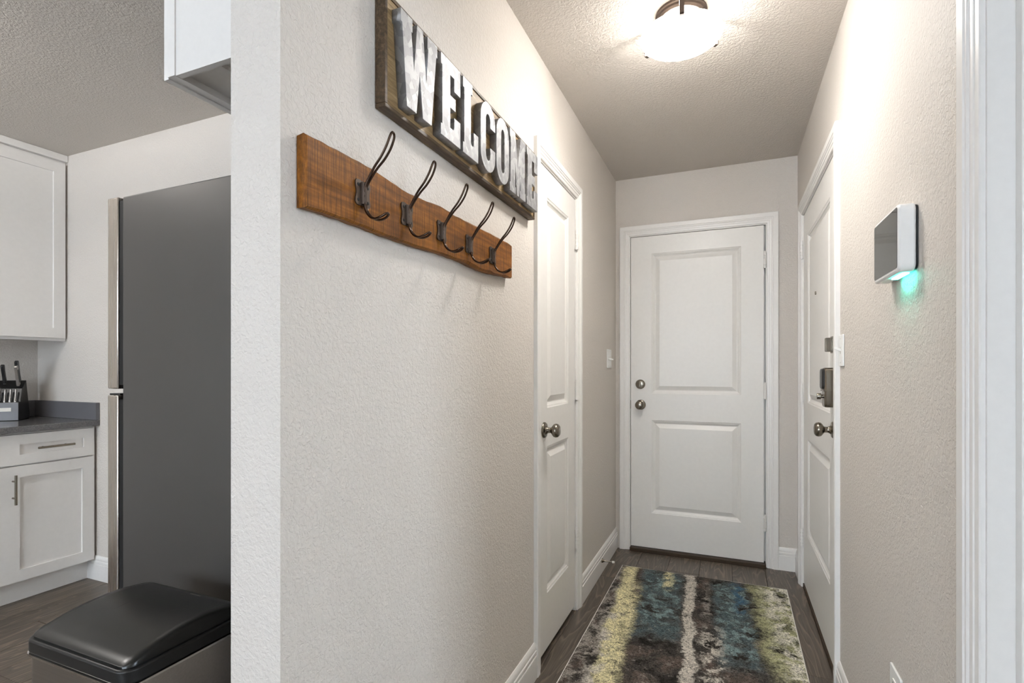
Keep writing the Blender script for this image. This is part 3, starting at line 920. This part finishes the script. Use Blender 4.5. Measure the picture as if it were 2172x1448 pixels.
for i, hy in enumerate((.830, .983, 1.136, 1.287, 1.441)):
    if hk0 is None:
        hk = obj('coat_hook', hook_wire(), 'bronze', rack, smooth=60)
        parts = [obj('hook_plate', hook_plate(), 'pewter', hk)]
        for sx in (-1, 1):
            for sz in (-1, 1):
                parts.append(obj('screw', lathe(bmesh.new(), [(0, -.0042), (.0018, -.0042), (.0032, -.0034), (.0036, -.0028)], (sx * .0145, 0, sz * .0150), 'y', 10), 'slot', hk, smooth=40))
        hk0 = hk
    else:
        hk = hk0.copy(); COL.objects.link(hk); hk.parent = rack
        for p in parts:
            q = p.copy(); COL.objects.link(q); q.parent = hk
    hk.location = (hy - R0, -.0242, .0700)

# ------------------------------------------------------------------ WELCOME sign
S0, S1, SZ0, SZ1 = .901, 1.812, 1.748, 1.996
sign = wall_thing('welcome_sign', S0, SZ0)
tag(sign, 'wooden wall sign with raised metal letters spelling WELCOME', 'sign')
SW, SH, SD = S1 - S0, SZ1 - SZ0, .027
obj('backboard', B(.009, SW - .009, -SD + .003, -.001, .009, SH - .009), 'sign_face', sign)
obj('frame_rail', B(0, SW, -SD, -.001, 0, .009), 'sign_frame', sign, bevel=.0012)
obj('frame_rail', B(0, SW, -SD, -.001, SH - .009, SH), 'sign_frame', sign, bevel=.0012)
obj('frame_stile', B(0, .009, -SD, -.001, .0092, SH - .0092), 'sign_frame', sign, bevel=.0012)
obj('frame_stile', B(SW - .009, SW, -SD, -.001, .0092, SH - .0092), 'sign_frame', sign, bevel=.0012)
def arc_pts(cx, cy, rx, ry, a0, a1, n=10):
    return [(cx + rx * math.cos(a0 + (a1 - a0) * k / n), cy + ry * math.sin(a0 + (a1 - a0) * k / n)) for k in range(n + 1)]
def stadium(x0, x1, z0, z1, ry):
    rx = (x1 - x0) / 2; cx = (x0 + x1) / 2
    return arc_pts(cx, z1 - ry, rx, ry, 0, PI) + arc_pts(cx, z0 + ry, rx, ry, PI, 2 * PI)
GL = {}
GL['W'] = [[(0, 1), (.29, 1), (.29, .86), (.262, .86), (.335, .42), (.42, 1), (.58, 1), (.672, .40), (.738, .86), (.71, .86), (.71, 1), (1, 1), (1, .865), (.968, .865), (.83, 0), (.58, 0), (.49, .50), (.40, 0), (.15, 0), (.032, .865), (0, .865)]]
GL['E'] = [[(0, 0), (1, 0), (1, .33), (.68, .33), (.68, .21), (.63, .165), (.46, .165), (.46, .425), (.74, .425), (.74, .575), (.46, .575), (.46, .835), (.68, .835), (.68, .67), (1, .67), (1, 1), (0, 1), (0, .865), (.07, .865), (.07, .135), (0, .135)]]
GL['L'] = [[(0, 0), (1, 0), (1, .37), (.70, .37), (.70, .22), (.66, .17), (.56, .17), (.50, .20), (.50, .865), (.60, .865), (.60, 1), (0, 1), (0, .865), (.08, .865), (.08, .135), (0, .135)]]
GL['M'] = [[(0, 0), (.36, 0), (.36, .11), (.315, .11), (.315, .60), (.43, .0), (.57, .0), (.685, .60), (.685, .11), (.64, .11), (.64, 0), (1, 0), (1, .135), (.955, .135), (.955, .865), (1, .865), (1, 1), (.68, 1), (.5, .42), (.32, 1), (0, 1), (0, .865), (.045, .865), (.045, .135), (0, .135)]]
GL['O'] = [stadium(0, 1, 0, 1, .26), stadium(.36, .64, .16, .84, .10)]
GL['C'] = [[(1, .665)] + arc_pts(.5, .74, .5, .26, 0, PI) + arc_pts(.5, .26, .5, .26, PI, 2 * PI) + [(1, .37), (.66, .37)]
           + arc_pts(.5, .26, .16, .10, 0, -PI) + arc_pts(.5, .74, .16, .10, PI, 0) + [(.66, .665)]]
SPAN = [('W', .929, 1.078), ('E', 1.096, 1.194), ('L', 1.210, 1.299), ('C', 1.315, 1.413), ('O', 1.423, 1.518), ('M', 1.528, 1.664), ('E', 1.679, 1.786)]
LZ0, LZ1, LT = 1.768, 1.968, .0222
for ch, a, b in SPAN:
    w_, h_ = b - a, LZ1 - LZ0
    loops = [[(x * w_, z * h_) for x, z in lp] for lp in GL[ch]]
    me = curve_mesh('metal_letter', loops, LT)
    me.materials.clear(); me.materials.append(M['galv'])
    o = bpy.data.objects.new('metal_letter', me); COL.objects.link(o); o.parent = sign
    o.rotation_euler = (PI / 2, 0, 0)
    o.location = (a - S0, -SD + .003 - .0009 - LT / 2, LZ0 - SZ0)
    o['label'] = 'galvanised metal letter ' + ch

# ------------------------------------------------------------------ hall ceiling lamp and added fill lamps
def bowl_lamp(name, loc, label, rb, mat, watts, turn=0.10):
    lamp = thing(name, loc, 0)
    tag(lamp, label, 'ceiling lamp')
    k = rb / .147
    obj('pan', lathe(bmesh.new(), [(.0, -.001), (.092 * k, -.001), (.092 * k, -.008), (.087 * k, -.011), (.087 * k, -.018), (.080 * k, -.024), (.0, -.024)], (0, 0, 0), 'z', 40), 'pewter', lamp, smooth=30)
    prof = [(.0, -.1195), (.03, -.1190), (.06, -.1160), (.09, -.1105), (.115, -.1030), (.135, -.0935), (.144, -.0850), (.147, -.0815), (.146, -.0785), (.141, -.0795), (.132, -.0885), (.112, -.0975), (.088, -.1050), (.059, -.1105), (.03, -.1135), (.0, -.1140)]
    gb = obj('glass_bowl', lathe(bmesh.new(), [(r * k, h) for r, h in prof[:9]] + [(0, prof[8][1] - .0005)], (0, 0, 0), 'z', 48), mat, lamp, smooth=40)
    gb.data.materials.append(M['bowl_inner'])
    for p in gb.data.polygons:
        if p.normal.z > .5: p.material_index = 1
    for q in range(3):
        a = -PI / 2 + turn + q * 2 * PI / 3
        bm = bmesh.new()
        box(bm, .080 * k, rb + .004, -.0075, .0075, -.022, -.019)
        box(bm, rb + .002, rb + .005, -.0075, .0075, -.092, -.0222)
        box(bm, rb - .008, rb + .0018, -.0075, .0075, -.0945, -.0915)
        bmesh.ops.rotate(bm, verts=bm.verts[:], matrix=Matrix.Rotation(a, 3, 'Z'))
        obj('clip', bm, 'pewter', lamp)
    ld = bpy.data.lights.new('bulb_light', 'POINT'); ld.energy = watts; ld.shadow_soft_size = .03; ld.color = (1, .97, .93)
    lo = bpy.data.objects.new('bulb_light', ld); COL.objects.link(lo); lo.parent = lamp; lo.location = (0, 0, -.062)
bowl_lamp('ceiling_lamp', (-.155, 1.902, ZC), 'flush ceiling lamp with glowing frosted glass bowl in the hall', .139, 'bowl', LAMP_BULB)
bowl_lamp('ceiling_lamp', (-2.78, .36, ZC), 'unseen fill lamp added on the kitchen ceiling', .20, 'disc_k', FILL_BULB_K)  # out of view, bowl form chosen to brighten ceiling and cabinets
bowl_lamp('ceiling_lamp', (-.70, -1.3, ZC), 'unseen fill lamp added on the living room ceiling', .20, 'disc_l', FILL_BULB_L)  # added behind the camera to fill the hall walls and end door
bowl_lamp('ceiling_lamp', (1.7, .45, ZC), 'unseen fill lamp added on the side room ceiling', .20, 'disc_s', FILL_BULB_S)  # added to throw side light onto the left hall wall

# ------------------------------------------------------------------ wall panel with teal light (right wall: local x = -Y, front = -y = -X)
pn = thing('wall_panel', (XR, 1.549, 1.403), -PI / 2)
tag(pn, 'white touch panel with dark screen and teal light on the right wall', 'control panel')
pw, ph, pd = .204, .147, .036
def rr_prism(x0, x1, z0, z1, y0, y1, r, seg=6):
    pts = []
    for cx, cz, a0 in ((x1 - r, z1 - r, 0), (x0 + r, z1 - r, PI / 2), (x0 + r, z0 + r, PI), (x1 - r, z0 + r, 1.5 * PI)):
        for k in range(seg + 1):
            a = a0 + PI / 2 * k / seg
            pts.append((cx + r * math.cos(a), cz + r * math.sin(a)))
    return prism(bmesh.new(), pts, 'y', y0, y1)
obj('housing', rr_prism(0, pw, 0, ph, -pd, -.0038, .016), 'plastic_white', pn, bevel=.005, smooth=40)
obj('wall_plate', rr_prism(.006, pw - .002, .004, ph - .004, -.0036, -.0005, .012), 'plastic_black', pn)
obj('screen', rr_prism(.008, pw - .008, .009, ph - .007, -pd - .0008, -pd + .002, .006), 'glass_black', pn, smooth=30)
obj('status_light', rr_prism(.095, .180, -.0030, .001, -.022, -.010, .0012), 'led', pn)

# ------------------------------------------------------------------ switches and outlet
def plate(name, loc, rz, w, h, label, cat, kind):
    e = tag(thing(name, loc, rz), label, cat)
    obj('cover_plate', rr_prism(-w / 2, w / 2, -h / 2, h / 2, -.006, -.0003, .003), 'plastic_white', e, bevel=.002)
    xs_ = [0] if w < .09 else [-.023, .023]
    for x in xs_:
        if kind == 'outlet':
            for z in (-.022, .022):
                r_ = obj('receptacle', rr_prism(x - .016, x + .016, z - .0135, z + .0135, -.0085, -.005, .008), 'plastic_white', e)
                obj('slot', B(x - .007, x - .0055, -.0089, -.0080, z - .001, z + .007), 'slot', r_)
                obj('slot', B(x + .0055, x + .007, -.0089, -.0080, z - .001, z + .007), 'slot', r_)
        else:
            bm = bmesh.new(); box(bm, -.0045, .0045, -.022, 0, -.004, .004)
            bmesh.ops.rotate(bm, verts=bm.verts[:], matrix=Matrix.Rotation(-.45 if kind == 'up' else .30, 3, 'X'))
            bmesh.ops.translate(bm, verts=bm.verts[:], vec=(x, -.005, 0))
            obj('toggle', bm, 'plastic_white', e, bevel=.001)
            obj('toggle_slot', B(x - .0055, x + .0055, -.0067, -.0055, -.012, .012), 'cap_white', e)
        for z in (-h / 2 + .014, h / 2 - .014):
            if kind != 'outlet':
                obj('screw', lathe(bmesh.new(), [(0, -.0072), (.002, -.0070), (.003, -.0060)], (x, 0, z), 'y', 10), 'cap_white', e)
    return e
plate('light_switch', (XL, 3.222, 1.253), PI / 2, .116, .116, 'white double toggle light switch between closet and end door', 'light switch', 'flat')
plate('light_switch', (XR, 2.144, 1.257), -PI / 2, .074, .112, 'white toggle light switch beside the entry door', 'light switch', 'up')
plate('wall_outlet', (XR, 1.494, .412), -PI / 2, .084, .118, 'white wall outlet low on the right wall', 'outlet', 'outlet')

# door stop on the left baseboard
ds = thing('door_stop', (XL + .0147, 2.974, .074), 0)
tag(ds, 'small metal door stop with white tip on the left baseboard', 'door stop')
obj('rod', lathe(bmesh.new(), [(.0125, 0), (.0120, .003), (.0070, .012), (.0042, .020), (.0038, .060)], (0, 0, 0), 'x', 16), 'nickel', ds, smooth=40)
obj('tip', lathe(bmesh.new(), [(.0055, .059), (.0068, .061), (.0068, .070), (.0055, .073)], (0, 0, 0), 'x', 16), 'cap_white', ds, smooth=40)

# ------------------------------------------------------------------ rug
RX0, RX1, RY0, RY1 = -.590, .284, 1.45, 3.126
t = NT('rug_print')
tc = t.node('ShaderNodeTexCoord'); sep = t.node('ShaderNodeSeparateXYZ')
ob = tc.outputs['Object']
warp = t.node('ShaderNodeTexNoise'); warp.inputs['Scale'].default_value = 5.0; warp.inputs['Detail'].default_value = 5
t.link(ob, warp.inputs['Vector'])
wsub = t.node('ShaderNodeVectorMath'); wsub.operation = 'SUBTRACT'; wsub.inputs[1].default_value = (.5, .5, .5)
t.link(warp.outputs['Color'], wsub.inputs[0])
wsc = t.node('ShaderNodeVectorMath'); wsc.operation = 'MULTIPLY_ADD'; wsc.inputs[1].default_value = (.075, .24, 0)
t.link(wsub.outputs[0], wsc.inputs[0]); t.link(ob, wsc.inputs[2])
fw = t.node('ShaderNodeTexNoise'); fw.inputs['Scale'].default_value = 70.0; fw.inputs['Detail'].default_value = 3
t.link(ob, fw.inputs['Vector'])
fsub = t.node('ShaderNodeVectorMath'); fsub.operation = 'SUBTRACT'; fsub.inputs[1].default_value = (.5, .5, .5)
t.link(fw.outputs['Color'], fsub.inputs[0])
fsc = t.node('ShaderNodeVectorMath'); fsc.operation = 'MULTIPLY_ADD'; fsc.inputs[1].default_value = (.05, .05, 0)
t.link(fsub.outputs[0], fsc.inputs[0]); t.link(wsc.outputs[0], fsc.inputs[2])
t.link(fsc.outputs[0], sep.inputs[0])
X_, Y_ = sep.outputs[0], sep.outputs[1]       # x: 0..width, y: 0 at the far end, negative to the near end
RWD = RX1 - RX0
u = t.math('DIVIDE', X_, RWD)
# slight diagonal drift of the streaks
u = t.math('ADD', u, t.math('MULTIPLY', Y_, 0.07))
def strip(lo, hi, soft=.02):
    a = t.node('ShaderNodeMapRange'); a.interpolation_type = 'SMOOTHSTEP'; a.inputs[1].default_value = lo - soft; a.inputs[2].default_value = lo + soft
    b = t.node('ShaderNodeMapRange'); b.interpolation_type = 'SMOOTHSTEP'; b.inputs[1].default_value = hi - soft; b.inputs[2].default_value = hi + soft
    t.link(u, a.inputs[0]); t.link(u, b.inputs[0])
    return t.math('SUBTRACT', a.outputs[0], b.outputs[0], True)
def yband(lo, hi, soft=.06):
    a = t.node('ShaderNodeMapRange'); a.interpolation_type = 'SMOOTHSTEP'; a.inputs[1].default_value = lo - soft; a.inputs[2].default_value = lo + soft
    b = t.node('ShaderNodeMapRange'); b.interpolation_type = 'SMOOTHSTEP'; b.inputs[1].default_value = hi - soft; b.inputs[2].default_value = hi + soft
    t.link(Y_, a.inputs[0]); t.link(Y_, b.inputs[0])
    return t.math('SUBTRACT', a.outputs[0], b.outputs[0], True)
mot = t.noise(fsc.outputs[0], 9, 5, 0.65)
mot2 = t.noise(fsc.outputs[0], 22, 4, 0.6)
fine = t.noise(ob, 150, 3, 0.65, 1.0)
BLK, CHAR, GREYC = srgb(36, 33, 30), srgb(70, 66, 62), srgb(142, 135, 127)
BEI, TEAL, TEAL2, BLUE = srgb(188, 181, 170), srgb(118, 136, 136), srgb(78, 90, 92), srgb(66, 94, 114)
YEL, OLV, CRM, BRN = srgb(210, 201, 160), srgb(162, 161, 124), srgb(212, 207, 193), srgb(92, 80, 73)
c = t.ramp(mot, [(0.36, BLK), (0.48, CHAR), (0.58, BRN), (0.70, GREYC)])
def over(c, mask, col): return t.mix(mask, c, col)
mm = lambda a, b: t.math('MULTIPLY', a, b, True)
thr = lambda src, lo, hi: t.ramp(src, [(lo, (0, 0, 0)), (hi, (1, 1, 1))])
# left grey border patches
c = over(c, mm(strip(-.2, .05), thr(mot2, .44, .56)), GREYC)
# teal fields left and right of the centre streak
c = over(c, mm(mm(strip(.15, .40, .03), yband(-.80, -.02)), thr(mot, .40, .54)), TEAL2)
c = over(c, mm(mm(strip(.18, .38, .03), yband(-.66, -.06)), thr(mot2, .49, .60)), TEAL)
c = over(c, mm(mm(strip(.57, .76, .03), yband(-.90, -.02)), thr(mot, .40, .53)), TEAL2)
c = over(c, mm(mm(strip(.60, .76, .03), yband(-.80, -.06)), thr(mot2, .48, .58)), TEAL)
c = over(c, mm(mm(strip(.69, .79), yband(-.36, -.02)), thr(mot, .48, .56)), BLUE)
# yellow streaks, the left one widening towards the near end
c = over(c, mm(strip(.035, .105, .02), thr(mot2, .28, .44)), YEL)
c = over(c, mm(mm(strip(.08, .155, .03), yband(-3.0, -.30, .15)), thr(mot2, .34, .50)), YEL)
c = over(c, mm(mm(strip(.30, .345), yband(-.24, 0.1)), thr(mot2, .38, .50)), YEL)
# olive and cream on the right
c = over(c, mm(mm(strip(.79, 1.2, .04), yband(-.95, .2, .2)), thr(mot, .36, .52)), OLV)
c = over(c, mm(strip(.86, 1.2, .06), thr(mot2, .42, .56)), CRM)
# pale centre streaks
c = over(c, mm(strip(.415, .47, .010), thr(mot, .28, .40)), BEI)
c = over(c, mm(mm(strip(.52, .56, .014), yband(-.50, -.10)), thr(mot2, .42, .54)), GREYC)
c = over(c, mm(mm(strip(.50, .60, .03), yband(-2.0, -.62)), thr(mot2, .47, .56)), BEI)
c = over(c, mm(mm(strip(.0, .07, .03), yband(-2.0, -.62)), thr(mot, .46, .56)), BEI)
# fine two-tone pile
tone = t.ramp(fine, [(0.34, (.30, .30, .30)), (0.50, (1.08, 1.08, 1.08)), (0.66, (1.75, 1.75, 1.73))])
fleck = thr(t.noise(fsc.outputs[0], 48, 3, 0.6), .56, .64)
c = over(c, t.math('MULTIPLY', fleck, .62), CHAR)
fleck2 = thr(t.noise(fsc.outputs[0], 36, 3, 0.6), .60, .68)
c = over(c, t.math('MULTIPLY', fleck2, .35), GREYC)
c = t.mix(1.0, c, tone, 'MULTIPLY')
t.bump(fine, 0.9, 0.003)
M['rug'] = t.set(c, 0.95, 0.0, 0.1)
rug = thing('area_rug', (RX0, RY1, 0.0), math.radians(-.35))
tag(rug, 'abstract yellow, teal and charcoal area rug on the hall floor', 'rug')
bm = bmesh.new()
NX, NY = 40, 70
LY = RY1 - RY0
grid = []
for j in range(NY + 1):
    row = []
    for i in range(NX + 1):
        x = RWD * i / NX; y = -LY * j / NY
        edge = min(i, NX - i, j, NY - j)
        z = .0095 + random.uniform(-.0006, .0006) - (.003 if edge == 0 else 0)
        row.append(bm.verts.new((x + (random.uniform(-.001, .001) if i in (0, NX) else 0), y, z)))
    grid.append(row)
for j in range(NY):
    for i in range(NX):
        bm.faces.new((grid[j][i], grid[j][i + 1], grid[j + 1][i + 1], grid[j + 1][i]))
rim = [grid[0][i] for i in range(NX + 1)] + [grid[j][NX] for j in range(1, NY + 1)] + [grid[NY][i] for i in range(NX - 1, -1, -1)] + [grid[j][0] for j in range(NY - 1, 0, -1)]
low = [bm.verts.new((v_.co.x, v_.co.y, .0008)) for v_ in rim]
for k in range(len(rim)):
    bm.faces.new((rim[k], rim[(k + 1) % len(rim)], low[(k + 1) % len(rim)], low[k]))
obj('pile', bm, 'rug', rug, smooth=60)
bm = bmesh.new()
e_ = .0025
tube(bm, [(-e_ * .5, e_ * .5, .0042), (RWD + e_ * .5, e_ * .5, .0042), (RWD + e_ * .5, -LY - e_ * .5, .0042), (-e_ * .5, -LY - e_ * .5, .0042)], .0032, 8, True)
obj('binding', bm, 'cap_white', rug, smooth=60)
